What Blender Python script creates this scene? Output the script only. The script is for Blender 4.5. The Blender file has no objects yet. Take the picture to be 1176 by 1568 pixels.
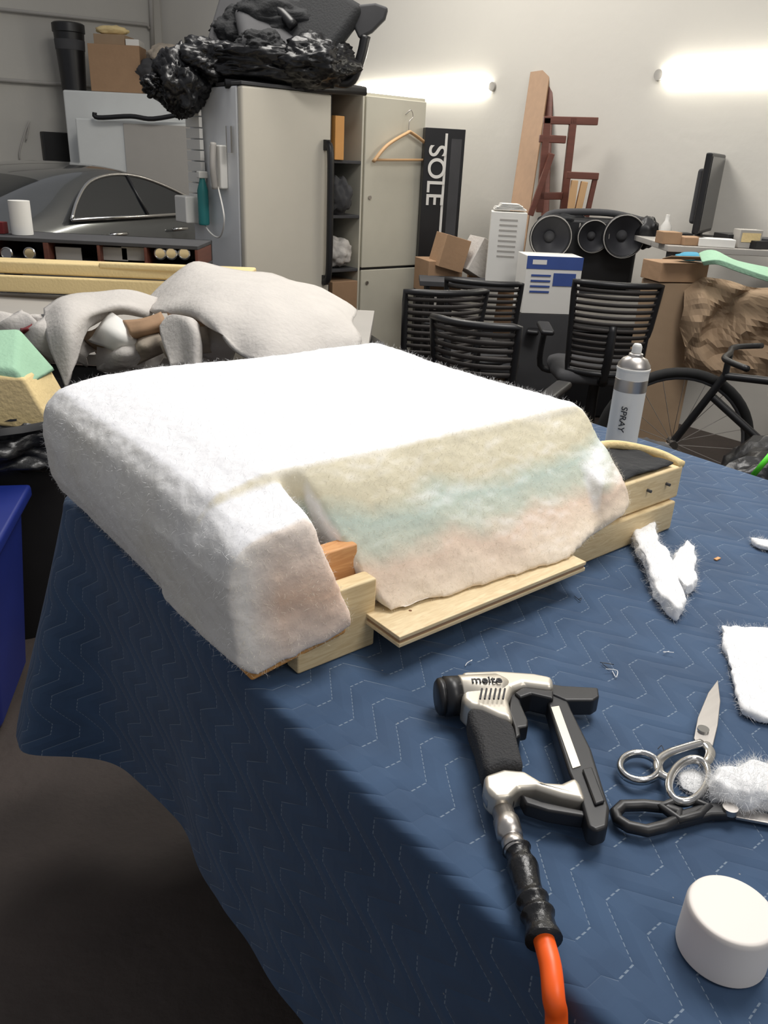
import bpy, bmesh, math, random
import numpy as np
from mathutils import Vector, Matrix, noise
random.seed(4)
sc=bpy.context.scene
sc.view_settings.view_transform='Standard'
# ---------------- camera ----------------
FPX=1720.0; PITCH=math.radians(23.8); ROLL=math.radians(2.8)
R=Matrix.Rotation(math.pi/2-PITCH,3,'X')@Matrix.Rotation(ROLL,3,'Z')
CAM=Vector((0,0,1.48))
cd=bpy.data.cameras.new('camera'); cam=bpy.data.objects.new('camera',cd); sc.collection.objects.link(cam)
cam.matrix_world=Matrix.Translation(CAM)@R.to_4x4()
cd.sensor_fit='VERTICAL'; cd.sensor_height=24; cd.lens=24*FPX/2212; cd.clip_start=.02
sc.camera=cam
K=1659/1176
def ray(u,v): return R@Vector(((u*K-829.5)/FPX,-(v*K-1106)/FPX,-1))
def W(u,v,y):
    d=ray(u,v); return CAM+d*(y/d.y)
ANG=math.radians(39.72); TOP=.85
F=Matrix.Translation((-.186,.845,TOP))@Matrix.Rotation(ANG,4,'Z')
FI=F.inverted()
def T(u,v,h=0.0):
    d=ray(u,v); q=CAM+d*((TOP+h-CAM.z)/d.z); q=FI@q; return (q.x,q.y)
def TP(L,h=0): return [T(u,v,h) for u,v in L]
def smooth_me(me,on=True):
    me.polygons.foreach_set('use_smooth',np.full(len(me.polygons),on,dtype=bool))
# ---------------- batting volumes (evaluated first, while the scene is empty) ----------------
def hull(bm,pts):
    b2=bmesh.new()
    for p in pts: b2.verts.new(p)
    bmesh.ops.convex_hull(b2,input=b2.verts)
    bmesh.ops.recalc_face_normals(b2,faces=b2.faces)
    t=bpy.data.meshes.new('t'); b2.to_mesh(t); b2.free(); bm.from_mesh(t); bpy.data.meshes.remove(t)
def remesh(bm,vox,it,fac=.6):
    me=bpy.data.meshes.new('s'); bm.to_mesh(me); bm.free(); o=bpy.data.objects.new('s',me); sc.collection.objects.link(o)
    r_=o.modifiers.new('r','REMESH'); r_.mode='VOXEL'; r_.voxel_size=vox
    s=o.modifiers.new('s','SMOOTH'); s.iterations=it; s.factor=fac
    m2=bpy.data.meshes.new_from_object(o.evaluated_get(bpy.context.evaluated_depsgraph_get())); bpy.data.objects.remove(o)
    m2.materials.clear(); smooth_me(m2)
    return m2
def displace(m2,fn):
    n=len(m2.vertices); co=np.empty(n*3,dtype=np.float32); m2.vertices.foreach_get('co',co)
    no=np.empty(n*3,dtype=np.float32); m2.vertex_normals.foreach_get('vector',no)
    co=co.reshape(-1,3); no=no.reshape(-1,3)
    out=np.empty_like(co)
    for i in range(n):
        out[i]=fn(Vector(co[i]),Vector(no[i]))
    m2.vertices.foreach_set('co',out.ravel()); m2.update()
bm=bmesh.new()
pts=[]
for b in (.10,.700):
    e=.002 if b>.5 else 0
    pts+=[(-.004,b,.150),(.008,b,.198),(.036,b,.224+e),(.11,b,.239+e),(.770,b,.238),(.794,b,.224),(.797,b,.15),(.785,b,.08),(.05,b,.025),(.015,b,.03),(.0,b,.07)]
pts+=[(.4,.4,.247),(.15,.4,.244),(.65,.4,.244),(-.007,.4,.12)]
hull(bm,pts)
hull(bm,[(-.006,-.012,.15),(.005,-.012,.190),(.034,-.012,.207),(.110,-.012,.216),(.120,-.010,.204),(.160,-.05,.07),(.157,-.048,.055),(.02,-.03,.022),(.0,-.02,.04)]+[(-.006,.2,.15),(.045,.2,.222),(.15,.2,.238),(.165,.2,.05),(0,.2,.03)])
hull(bm,[(.165,.13,.241),(.79,.13,.239),(.168,.095,.231),(.797,.098,.225),(.185,.05,.15),(.21,-.018,.078),(.220,-.052,.060),(.56,-.082,.060),(.6,-.065,.065),(.79,-.02,.09),(.80,.02,.13),(.22,.15,.06),(.78,.15,.06),(.3,-.02,.055),(.75,-.02,.06),(.80,.08,.2)])
hull(bm,[(.66,-.045,.055),(.69,-.056,.085),(.745,-.056,.088),(.775,-.045,.09),(.792,-.025,.10),(.80,.0,.125),(.80,.03,.15),(.80,.06,.18),(.70,-.03,.14),(.76,-.035,.13),(.77,-.01,.055),(.70,.05,.055),(.79,.08,.08),(.72,.08,.18)])
cushion_me=remesh(bm,.006,8,.6)
def cfn(p,n):
    s=max(0.0,-n.y)
    return p+n*(.0040*noise.noise(p*6)+(.0014+.0022*s)*noise.noise(p*20)+.0014*noise.noise(p*75))
displace(cushion_me,cfn)
scr=[]
def scrapmesh(pts,h,th,seed=1,curl=0.0,rnd=8,amp=1.0):
    c=Vector((sum(p[0] for p in pts)/len(pts),sum(p[1] for p in pts)/len(pts),0))
    n=len(pts); bm=bmesh.new(); vs=[bm.verts.new((x,y,h)) for x,y in pts]+[bm.verts.new((x,y,h+th)) for x,y in pts]
    bm.faces.new(vs[:n]); bm.faces.new(vs[n:])
    for i in range(n): bm.faces.new((vs[i],vs[(i+1)%n],vs[n+(i+1)%n],vs[n+i]))
    bmesh.ops.recalc_face_normals(bm,faces=bm.faces)
    m2=remesh(bm,.003,rnd)
    def fn(p,nn):
        d=amp*(.005*noise.noise(p*26+Vector((seed,0,0)))+.003*noise.noise(p*70))
        q=p+nn*d; q.z=max(q.z+curl*abs(noise.noise(p*14+Vector((seed,3,0)))),.0012); return q
    displace(m2,fn)
    return (m2,c,seed)
scr.append((scrapmesh(TP([(1103,958),(1140,959),(1176,962),(1230,968),(1225,1110),(1176,1102),(1138,1090),(1128,1060),(1118,1030)],.01),.003,.010,1),4500))
scr.append((scrapmesh(TP([(1090,1192),(1105,1183),(1125,1186),(1150,1174),(1180,1178),(1215,1176),(1205,1236),(1170,1226),(1145,1232),(1110,1222),(1092,1212)],.02),.003,.032,2,.014,16,1.5),7000))
scr.append((scrapmesh(TP([(1037,1185),(1060,1175),(1092,1190),(1095,1212),(1070,1222),(1042,1208)],.004),.001,.006,6),1500))
scr.append((scrapmesh(TP([(966,800),(980,790),(1000,800),(1008,830),(1026,855),(1036,890),(1050,922),(1038,938),(1018,920),(1004,905),(994,875),(974,840)],.02),.003,.022,3,.012,12,1.0),4500))
scr.append((scrapmesh(TP([(1036,845),(1050,831),(1066,838),(1064,865),(1068,888),(1052,900),(1036,884),(1024,872)],.02),.003,.018,4,.012,12,1.0),2200))
scr.append((scrapmesh(TP([(1148,822),(1200,832),(1200,845),(1160,835)],.01),.003,.01,5),700))
# ---------------- materials ----------------
def lin(c):
    return tuple((x/12.92 if x<=.04045 else ((x+.055)/1.055)**2.4) for x in c)
def rgb(r,g,b): return lin((r/255,g/255,b/255))+(1,)
class NT:
    def __init__(s,name):
        s.m=bpy.data.materials.new(name); s.m.use_nodes=True; s.t=s.m.node_tree; s.b=s.t.nodes['Principled BSDF']
    def n(s,ty,**kw):
        x=s.t.nodes.new(ty)
        for k,v in kw.items(): setattr(x,k,v)
        return x
    def l(s,a,b): s.t.links.new(a,b)
    def math(s,op,a,b=None,c=None):
        x=s.n('ShaderNodeMath',operation=op)
        for i,q in enumerate((a,b,c)):
            if q is None: continue
            if isinstance(q,(int,float)): x.inputs[i].default_value=q
            else: s.l(q,x.inputs[i])
        return x.outputs[0]
    def mix(s,f,a,b):
        x=s.n('ShaderNodeMix',data_type='RGBA')
        for i,q in ((0,f),(6,a),(7,b)):
            if isinstance(q,(int,float,tuple)): x.inputs[i].default_value=q
            else: s.l(q,x.inputs[i])
        return x.outputs[2]
def mat(name,col,rough=.6,metal=0,var=.12,scale=8,bump=0,bscale=60,coat=0,emit=None,es=0,stretch=None,spec=None):
    q=NT(name); b=q.b
    b.inputs['Roughness'].default_value=rough; b.inputs['Metallic'].default_value=metal
    if spec is not None: b.inputs['Specular IOR Level'].default_value=spec
    tc=q.n('ShaderNodeTexCoord'); mp=q.n('ShaderNodeMapping'); q.l(tc.outputs['Object'],mp.inputs[0])
    if stretch: mp.inputs['Scale'].default_value=stretch
    nz=q.n('ShaderNodeTexNoise'); nz.inputs['Scale'].default_value=scale; nz.inputs['Detail'].default_value=4
    q.l(mp.outputs[0],nz.inputs['Vector'])
    lo=tuple(c*(1-var) for c in col[:3])+(1,); hi=tuple(min(1,c*(1+var)) for c in col[:3])+(1,)
    q.l(q.mix(nz.outputs[0],lo,hi),b.inputs['Base Color'])
    if coat: b.inputs['Coat Weight'].default_value=coat
    if bump:
        n2=q.n('ShaderNodeTexNoise'); n2.inputs['Scale'].default_value=bscale; n2.inputs['Detail'].default_value=5
        q.l(mp.outputs[0],n2.inputs['Vector'])
        bp=q.n('ShaderNodeBump'); bp.inputs['Strength'].default_value=bump; bp.inputs['Distance'].default_value=.01
        q.l(n2.outputs[0],bp.inputs['Height']); q.l(bp.outputs[0],b.inputs['Normal'])
    if emit: b.inputs['Emission Color'].default_value=emit; b.inputs['Emission Strength'].default_value=es
    return q.m
M={}
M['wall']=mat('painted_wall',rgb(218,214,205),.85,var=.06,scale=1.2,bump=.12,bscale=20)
M['wall2']=mat('painted_wall_dim',rgb(190,187,180),.85,var=.08,scale=1.2,bump=.12,bscale=20)  # same wall paint, darker: the left wall's weaker light is in the colour
M['floor']=mat('concrete_floor',rgb(66,57,52),.75,var=.35,scale=6,bump=.3,bscale=40)
M['pipe']=mat('conduit_paint',rgb(170,167,160),.5)
M['black']=mat('black_plastic',rgb(28,28,30),.4,var=.3)
M['rubber']=mat('black_rubber_grip',rgb(44,44,46),.75,bump=.5,bscale=400)
M['bag']=mat('black_bag_plastic',rgb(20,20,22),.34,var=.3,bump=.6,bscale=14)
M['chrome']=mat('polished_steel',rgb(205,203,200),.18,1,var=.05)
M['steel']=mat('brushed_steel',rgb(185,180,175),.35,1,var=.1,stretch=(1,20,1))
M['gunsilver']=mat('satin_nickel',rgb(206,199,186),.40,.75,var=.05)
M['fridge']=mat('fridge_enamel',rgb(206,200,186),.4,var=.03)
M['fridgeside']=mat('fridge_side_white',rgb(222,224,226),.4,var=.03)
M['locker']=mat('locker_paint',rgb(204,200,184),.5,var=.05)
M['white']=mat('white_plastic',rgb(228,226,220),.4,var=.03)
M['cap']=mat('matte_white_cap',rgb(230,223,216),.5,var=.02)
M['whitec']=mat('white_cabinet',rgb(214,216,214),.5,var=.05)
M['greyp']=mat('grey_panel',rgb(170,166,160),.6,var=.05)
M['card']=mat('cardboard',rgb(164,132,102),.85,var=.12,bump=.2,bscale=30)
M['card2']=mat('kraft_paper',rgb(158,134,108),.85,var=.12,bump=.3,bscale=9)
M['wood']=mat('dark_stained_wood',rgb(104,60,48),.5,var=.3,scale=5,stretch=(1,1,12))
M['board']=mat('oak_board',rgb(158,126,96),.6,var=.15,scale=4,stretch=(10,10,1))
M['maple']=mat('hanger_wood',rgb(205,165,120),.5,var=.1)
M['carpaint']=mat('car_paint',rgb(92,94,95),.18,.6,var=.05,coat=1)
M['glass']=mat('dark_glass',rgb(24,27,30),.04,var=.1,spec=.9)
M['tire']=mat('tyre',rgb(24,24,24),.8)
M['greyfoam']=mat('grey_batting_sheet',rgb(202,197,191),.95,var=.08,scale=14,bump=.35,bscale=60)
M['yel']=mat('yellow_foam',rgb(230,206,152),.9,var=.10,bump=.3,bscale=80)
M['green']=mat('green_foam',rgb(160,200,170),.9,var=.1,bump=.3,bscale=80)
M['red']=mat('red_cloth',rgb(110,30,32),.8,var=.3)
M['blue']=mat('blue_plastic',rgb(24,42,120),.45,var=.15)
M['lblue']=mat('printed_blue',rgb(60,84,150),.5)
M['teal']=mat('teal_plastic',rgb(40,120,120),.4)
M['lteal']=mat('blue_towel_cloth',rgb(70,150,180),.8)
M['orange']=mat('orange_hose',rgb(255,98,24),.4,var=.05)
M['yorange']=mat('yellow_orange',rgb(220,160,90),.6)
M['mesh']=mat('chair_mesh',rgb(66,62,60),.6,var=.2)
M['greyd']=mat('dark_grey_fabric',rgb(68,68,70),.85,var=.2)
M['cone']=mat('speaker_cone',rgb(48,48,52),.5,var=.2)
M['paper']=mat('paper',rgb(228,226,220),.8,var=.04)
M['tube']=mat('fluorescent_tube',rgb(255,255,255),.4,emit=(1,.96,.84,1),es=26)
M['screen']=mat('monitor_black',rgb(24,25,28),.15,var=.1)
M['lime']=mat('lime_green',rgb(90,220,50),.5)
M['tape']=mat('black_vinyl_tape',rgb(22,22,24),.3,var=.2,bump=.3,bscale=60)
M['cloth']=mat('black_dust_cloth',rgb(32,33,35),.85,var=.3,bump=.4,bscale=80)
M['jumble']=mat('foam_scraps',rgb(178,166,150),.9,var=.3,scale=20,bump=.5,bscale=30)
def woodm(name,c1,c2,stretch):
    q=NT(name); tc=q.n('ShaderNodeTexCoord'); mp=q.n('ShaderNodeMapping'); mp.inputs['Scale'].default_value=stretch
    q.l(tc.outputs['Object'],mp.inputs[0])
    w=q.n('ShaderNodeTexNoise'); w.inputs['Scale'].default_value=14; w.inputs['Detail'].default_value=6; w.inputs['Distortion'].default_value=1.2
    q.l(mp.outputs[0],w.inputs['Vector'])
    cr=q.n('ShaderNodeValToRGB'); cr.color_ramp.elements[0].position=.35; cr.color_ramp.elements[1].position=.65
    cr.color_ramp.elements[0].color=c1; cr.color_ramp.elements[1].color=c2
    q.l(w.outputs[0],cr.inputs[0])
    v=q.n('ShaderNodeTexVoronoi'); v.inputs['Scale'].default_value=9; q.l(tc.outputs['Object'],v.inputs['Vector'])
    kn=q.math('LESS_THAN',v.outputs['Distance'],.05)
    q.l(q.mix(kn,cr.outputs[0],rgb(120,78,45)),q.b.inputs['Base Color'])
    q.b.inputs['Roughness'].default_value=.6
    return q.m
M['pine']=woodm('pine_wood',rgb(214,188,142),rgb(230,208,164),(1.5,8,14))
M['ply']=woodm('plywood',rgb(216,192,150),rgb(232,212,172),(2,10,30))
M['redpine']=woodm('reddish_pine',rgb(206,146,92),rgb(222,166,110),(1.5,8,14))
def blanket():
    q=NT('quilted_moving_blanket'); tc=q.n('ShaderNodeTexCoord'); sx=q.n('ShaderNodeSeparateXYZ'); q.l(tc.outputs['UV'],sx.inputs[0])
    nz=q.n('ShaderNodeTexNoise'); nz.inputs['Scale'].default_value=3; q.l(tc.outputs['UV'],nz.inputs['Vector'])
    a=sx.outputs[0]; b=q.math('ADD',sx.outputs[1],q.math('MULTIPLY',nz.outputs[0],.03))
    tri=q.math('PINGPONG',a,.060)
    trap=q.math('MINIMUM',q.math('MAXIMUM',q.math('SUBTRACT',tri,.012),0),.036)
    v=q.math('ADD',b,q.math('MULTIPLY',trap,1.5))
    fr=q.math('FRACT',q.math('DIVIDE',v,.046))
    d=q.math('ABSOLUTE',q.math('SUBTRACT',fr,.5))
    line=q.math('LESS_THAN',d,.017)
    dash=q.math('GREATER_THAN',q.math('FRACT',q.math('DIVIDE',q.math('ADD',a,q.math('MULTIPLY',b,.7)),.008)),.35)
    msk=q.math('MULTIPLY',q.math('MULTIPLY',line,dash),.45)
    n2=q.n('ShaderNodeTexNoise'); n2.inputs['Scale'].default_value=9; n2.inputs['Detail'].default_value=6; q.l(tc.outputs['UV'],n2.inputs['Vector'])
    base=q.mix(n2.outputs[0],rgb(36,57,84),rgb(60,88,121))
    n3=q.n('ShaderNodeTexVoronoi'); n3.inputs['Scale'].default_value=26; q.l(tc.outputs['UV'],n3.inputs['Vector'])
    lint=q.math('MULTIPLY',q.math('LESS_THAN',n3.outputs['Distance'],.03),.5)
    c=q.mix(msk,base,rgb(160,174,186)); c=q.mix(lint,c,rgb(165,160,150))
    q.l(c,q.b.inputs['Base Color']); q.b.inputs['Roughness'].default_value=.85
    q.b.inputs['Sheen Weight'].default_value=.12
    h=q.math('POWER',q.math('MULTIPLY',d,2),.5)
    h=q.math('ADD',h,q.math('MULTIPLY',n2.outputs[0],.8))
    bp=q.n('ShaderNodeBump'); bp.inputs['Strength'].default_value=.35; bp.inputs['Distance'].default_value=.006
    q.l(h,bp.inputs['Height']); q.l(bp.outputs[0],q.b.inputs['Normal'])
    return q.m
M['blanket']=blanket()
def batting():
    q=NT('polyester_batting'); tc=q.n('ShaderNodeTexCoord'); sx=q.n('ShaderNodeSeparateXYZ'); q.l(tc.outputs['Object'],sx.inputs[0])
    nz=q.n('ShaderNodeTexNoise'); nz.inputs['Scale'].default_value=7; nz.inputs['Detail'].default_value=6; q.l(tc.outputs['Object'],nz.inputs['Vector'])
    h=q.math('ADD',sx.outputs[2],q.math('MULTIPLY',q.math('SUBTRACT',nz.outputs[0],.5),.09))
    h=q.math('SUBTRACT',h,q.math('MULTIPLY',sx.outputs[0],.02))
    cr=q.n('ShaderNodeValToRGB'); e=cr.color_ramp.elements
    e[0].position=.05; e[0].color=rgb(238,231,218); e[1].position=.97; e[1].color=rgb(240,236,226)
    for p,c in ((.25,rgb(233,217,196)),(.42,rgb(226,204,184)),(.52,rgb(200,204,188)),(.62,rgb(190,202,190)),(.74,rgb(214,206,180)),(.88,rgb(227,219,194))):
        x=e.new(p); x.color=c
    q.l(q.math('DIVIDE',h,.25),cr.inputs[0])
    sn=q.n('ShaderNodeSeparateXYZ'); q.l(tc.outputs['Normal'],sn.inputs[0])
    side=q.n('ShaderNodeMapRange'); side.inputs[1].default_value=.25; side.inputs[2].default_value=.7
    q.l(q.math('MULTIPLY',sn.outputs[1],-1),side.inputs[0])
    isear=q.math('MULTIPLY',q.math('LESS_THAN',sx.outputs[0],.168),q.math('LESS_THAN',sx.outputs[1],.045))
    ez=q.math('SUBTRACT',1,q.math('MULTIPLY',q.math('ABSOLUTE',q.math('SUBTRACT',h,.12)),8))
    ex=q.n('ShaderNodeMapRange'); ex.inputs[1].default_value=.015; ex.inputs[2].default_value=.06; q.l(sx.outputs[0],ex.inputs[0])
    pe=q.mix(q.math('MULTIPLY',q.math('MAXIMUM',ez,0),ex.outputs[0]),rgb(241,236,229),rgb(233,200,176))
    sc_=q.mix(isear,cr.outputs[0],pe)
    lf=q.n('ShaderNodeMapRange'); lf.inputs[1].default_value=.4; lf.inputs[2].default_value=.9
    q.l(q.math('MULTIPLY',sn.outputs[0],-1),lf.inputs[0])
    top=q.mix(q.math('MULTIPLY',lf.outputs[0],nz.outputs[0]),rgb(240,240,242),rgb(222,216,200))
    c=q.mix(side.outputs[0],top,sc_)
    q.l(c,q.b.inputs['Base Color']); q.b.inputs['Roughness'].default_value=1; q.b.inputs['Specular IOR Level'].default_value=.1
    n2=q.n('ShaderNodeTexNoise'); n2.inputs['Scale'].default_value=70; n2.inputs['Detail'].default_value=8; q.l(tc.outputs['Object'],n2.inputs['Vector'])
    bp=q.n('ShaderNodeBump'); bp.inputs['Strength'].default_value=.3; bp.inputs['Distance'].default_value=.005
    q.l(n2.outputs[0],bp.inputs['Height']); q.l(bp.outputs[0],q.b.inputs['Normal'])
    return q.m
M['batting']=batting()
M['fiber']=mat('batting_fibres',rgb(242,242,242),1,var=.02,spec=.1)
M['fiber2']=mat('batting_fibres_cream',rgb(230,222,204),1,var=.03,spec=.1)
# ---------------- mesh helpers ----------------
I4=Matrix.Identity(4)
def link(o,par,mw):
    sc.collection.objects.link(o)
    if par is not None:
        o.parent=par; o.matrix_parent_inverse=Matrix.Translation(-Vector(par.location))
    o.matrix_basis=mw
    return o
def group(name,loc=(0,0,0)):
    e=bpy.data.objects.new(name,None); e.location=loc; e.empty_display_size=.1; sc.collection.objects.link(e); return e
def mesh(name,verts,faces,m=None,par=None,mw=I4,smooth=False,bev=0,bseg=2,sub=0,solid=0):
    me=bpy.data.meshes.new(name); me.from_pydata([tuple(v) for v in verts],[],faces)
    bm=bmesh.new(); bm.from_mesh(me); bmesh.ops.recalc_face_normals(bm,faces=bm.faces); bm.to_mesh(me); bm.free()
    if m is not None:
        me.materials.append(M[m] if isinstance(m,str) else m)
    if smooth or bev: smooth_me(me)
    o=link(bpy.data.objects.new(name,me),par,mw)
    if solid:
        s=o.modifiers.new('s','SOLIDIFY'); s.thickness=solid; s.offset=0
    if bev:
        b=o.modifiers.new('b','BEVEL'); b.width=bev; b.segments=bseg; b.limit_method='ANGLE'; b.angle_limit=math.radians(35)
        w=o.modifiers.new('w','WEIGHTED_NORMAL')
    if sub:
        s=o.modifiers.new('ss','SUBSURF'); s.levels=sub; s.render_levels=sub
    return o
CF=[(0,1,3,2),(4,6,7,5),(0,4,5,1),(2,3,7,6),(0,2,6,4),(1,5,7,3)]
def box(name,lo,hi,m,par=None,mw=I4,bev=.003,**k):
    v=[(x,y,z) for x in (lo[0],hi[0]) for y in (lo[1],hi[1]) for z in (lo[2],hi[2])]
    return mesh(name,v,CF,m,par,mw,bev=bev,**k)
def hexa(name,v8,m,par=None,mw=I4,bev=.003,**k): return mesh(name,v8,CF,m,par,mw,bev=bev,**k)
def prism(name,pts,h0,h1,m,par=None,mw=I4,bev=.003,bseg=3):
    n=len(pts)
    v=[(x,y,h0) for x,y in pts]+[(x,y,h1) for x,y in pts]
    f=[tuple(range(n)),tuple(range(n,2*n))]+[(i,(i+1)%n,n+(i+1)%n,n+i) for i in range(n)]
    return mesh(name,v,f,m,par,mw,bev=bev,bseg=bseg)
def spline(pts,n=8):
    P=[Vector(p) for p in pts]; out=[]
    for i in range(len(P)-1):
        p0=P[max(i-1,0)];p1=P[i];p2=P[i+1];p3=P[min(i+2,len(P)-1)]
        for j in range(n):
            t=j/n; out.append(.5*((2*p1)+(p2-p0)*t+(2*p0-5*p1+4*p2-p3)*t*t+(3*p1-p0-3*p2+p3)*t**3))
    out.append(P[-1]); return out
def tube(name,pts,r,m,par=None,mw=I4,seg=12,closed=False,sp=0,smooth=True,flat=1):
    P=spline(pts,sp) if sp else [Vector(p) for p in pts]
    n=len(P); rr=r if callable(r) else (lambda t:r)
    V=[];Fc=[]; up=Vector((0,0,1)); last=None
    for i,p in enumerate(P):
        a=P[(i-1)%n] if (closed or i>0) else p; b=P[(i+1)%n] if (closed or i<n-1) else p
        t=(b-a).normalized()
        if last is None:
            s=t.cross(up)
            if s.length<.1: s=t.cross(Vector((1,0,0)))
        else: s=last-t*last.dot(t)
        s.normalize(); last=s; w=t.cross(s)
        q=rr(i/(n-1))
        for k in range(seg):
            an=2*math.pi*k/seg; V.append(p+s*math.cos(an)*q+w*math.sin(an)*q*flat)
    for i in range(n if closed else n-1):
        j=(i+1)%n
        for k in range(seg): Fc.append((i*seg+k,i*seg+(k+1)%seg,j*seg+(k+1)%seg,j*seg+k))
    if not closed: Fc+= [tuple(range(seg)),tuple(range((n-1)*seg,n*seg))]
    return mesh(name,V,Fc,m,par,mw,smooth=smooth)
def lathe(name,prof,m,par=None,mw=I4,seg=40,caps=True):
    V=[];Fc=[];n=len(prof)
    for r,z in prof:
        for k in range(seg):
            a=2*math.pi*k/seg; V.append((r*math.cos(a),r*math.sin(a),z))
    for i in range(n-1):
        for k in range(seg): Fc.append((i*seg+k,i*seg+(k+1)%seg,(i+1)*seg+(k+1)%seg,(i+1)*seg+k))
    if caps:
        Fc+=[tuple(range(seg)),tuple(range((n-1)*seg,n*seg))]
        return mesh(name,V,Fc,m,par,mw,bev=.0008,bseg=1)
    return mesh(name,V,Fc,m,par,mw,smooth=True)
def cyl(name,p0,p1,r,m,par=None,mw=I4,seg=24): return tube(name,[p0,p1],r,m,par,mw,seg,smooth=False)
def crumple(name,c,rad,m,par=None,mw=I4,seed=0,amp=.25,freq=2.5,sub=5,flatten=None,fine=1,an=(1,1,1)):
    bm=bmesh.new(); bmesh.ops.create_icosphere(bm,subdivisions=sub,radius=1)
    off=Vector((seed*7.3,seed*3.1,seed*1.7))
    for v in bm.verts:
        p=v.co.copy(); pa=Vector((p.x*an[0],p.y*an[1],p.z*an[2]))
        a=noise.noise(p*freq+off); b=abs(noise.noise(pa*freq*2.0+off)); c2=abs(noise.noise(pa*freq*4.5+off))
        s=1+amp*(a+fine*(.9*(.3-b)+.3*(.25-c2))); q=p*s
        v.co=Vector((q.x*rad[0],q.y*rad[1],q.z*rad[2]))+Vector(c)
        if flatten is not None and v.co.z<flatten: v.co.z=flatten
    me=bpy.data.meshes.new(name); bm.to_mesh(me); bm.free(); me.materials.append(M[m]); smooth_me(me)
    return link(bpy.data.objects.new(name,me),par,mw)
def mats(o,*ms):
    for m in ms: o.data.materials.append(M[m])
def RT(loc,yaw,pitch=0,roll=0):
    return Matrix.Translation(loc)@Matrix.Rotation(yaw,4,'Z')@Matrix.Rotation(pitch,4,'X')@Matrix.Rotation(roll,4,'Y')
# ---------------- room ----------------
D=4.8; A=Vector((-.652,.758,0)).normalized(); B=Vector((.758,.652,0)).normalized()
NR=B.copy(); P0=NR*D
COR=Vector((-2.08,9.78,0)); COR=P0+A*((COR-P0).dot(A)+1.0)
HT=4.6
def wall(name,p,q,t,m):
    d=(q-p).normalized(); n=Vector((d.y,-d.x,0))*t; z=Vector((0,0,HT))
    return mesh(name,[p,p+z,p+n,p+n+z,q,q+z,q+n,q+n+z],CF,m)
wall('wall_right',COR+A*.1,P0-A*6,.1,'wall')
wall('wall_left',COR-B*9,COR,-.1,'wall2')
mesh('floor',[(-10,-4,0),(8,-4,0),(8,13,0),(-10,13,0)],[(0,1,2,3)],'floor')
def onwall(u,v,off=.03):
    d=ray(u,v); t=(D-off)/(d.x*NR.x+d.y*NR.y); return CAM+d*t
g=group('electrical_conduit',tuple(onwall(900,130)))
tube('run_low',[onwall(915,305,.02),onwall(1400,334,.02)],.012,'pipe',g)
tube('run_mid',[onwall(775,310,.02),onwall(915,305,.02)],.012,'pipe',g)
tube('run_top',[onwall(772,118),onwall(800,135),onwall(870,130),onwall(1020,123)],.014,'pipe',g,sp=4)
tube('drop',[onwall(779,125),onwall(779,320)],.014,'pipe',g)
def onleft(u,v,off=.04):
    n=A; d=ray(u,v); dd=COR.dot(n)-off; t=dd/(d.x*n.x+d.y*n.y); return CAM+d*t
g=group('wall_pipe',tuple(onleft(100,40)))
tube('run',[onleft(-60,8),onleft(225,38),onleft(229,44)],.018,'greyp',g)
tube('drop',[onleft(229,-60),onleft(234,75)],.025,'greyp',g)
tube('run2',[onleft(-60,118),onleft(260,141)],.02,'greyp',g)
g=group('wall_socket_box',tuple(onleft(88,227)))
q=onleft(88,227); box('box',(-.16,-.04,-.16),(.16,.04,.16),'black',g,RT(q,math.atan2(B.y,B.x)),bev=.01)
tube('wire',[onleft(40,215),onleft(45,185),onleft(30,235),onleft(40,260)],.008,'greyp',g,sp=6)
def fixture(p,q):
    g=group('fluorescent_light',tuple((p+q)/2))
    d=(q-p).normalized(); out=-NR
    tube('tube_lamp',[p+out*.08,q+out*.08],.055,'tube',g,seg=16)
    a=p-d*.05; b=q+d*.05
    v=[]
    for e in (a,b):
        for o_ in (0,.022):
            for z in (-.04,.04): v.append(e+out*o_+Vector((0,0,z)))
    hexa('housing',v,'white',g,bev=.004)
    for e in (a,b): cyl('end_socket',e+out*.0,e+out*.12,.03,'greyp',g)
p=onwall(562,142,0.0); q=onwall(762,137,0.0); q.z=p.z=(p.z+q.z)/2; fixture(p,q)
p=onwall(1036,117,0.0); q=p-A*1.5; fixture(p,q)
# ---------------- fridge ----------------
YB=math.radians(40)
def fr(x,y): return RT((x,y,0),YB)
g=group('refrigerator',(-.91,5.0,0)); m=fr(-.91,5.0)
box('body',(0,.06,.04),(.62,.66,1.83),'fridgeside',g,m,bev=.01)
box('door_lower',(0,0,.08),(.62,.055,.6),'fridge',g,m,bev=.015)
box('door_upper',(0,0,.61),(.62,.055,1.83),'fridge',g,m,bev=.015)
tube('handle',[(.575,-.02,.74),(.58,-.05,.8),(.58,-.055,1.15),(.58,-.05,1.5),(.575,-.02,1.56)],.022,'black',g,m,sp=5)
for z in (.75,1.55): box('handle_mount',(.56,-.03,z-.03),(.595,.01,z+.03),'black',g,m)
box('grille',(.01,.02,0),(.61,.6,.06),'black',g,m)
box('top_cap',(0,.0,1.832),(.62,.3,1.85),'greyd',g,m)
g=group('wall_phone',(-.95,5.3,1.5))
box('base',(-.05,.18,1.28),(-.001,.32,1.52),'white',g,m,bev=.01)
tube('receiver',[(-.07,.22,1.28),(-.085,.21,1.4),(-.07,.22,1.53)],.018,'greyp',g,m,sp=6)
tube('cord',[(-.05,.22,1.29),(-.07,.12,1.12),(-.04,.25,1.0),(-.05,.4,1.05),(-.04,.5,1.2)],.005,'white',g,m,sp=8)
cyl('clip',(-.03,.1,1.48),(-.03,.1,1.62),.02,'chrome',g,m)
g=group('paper_rack',(-1.2,5.4,1.5))
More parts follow.
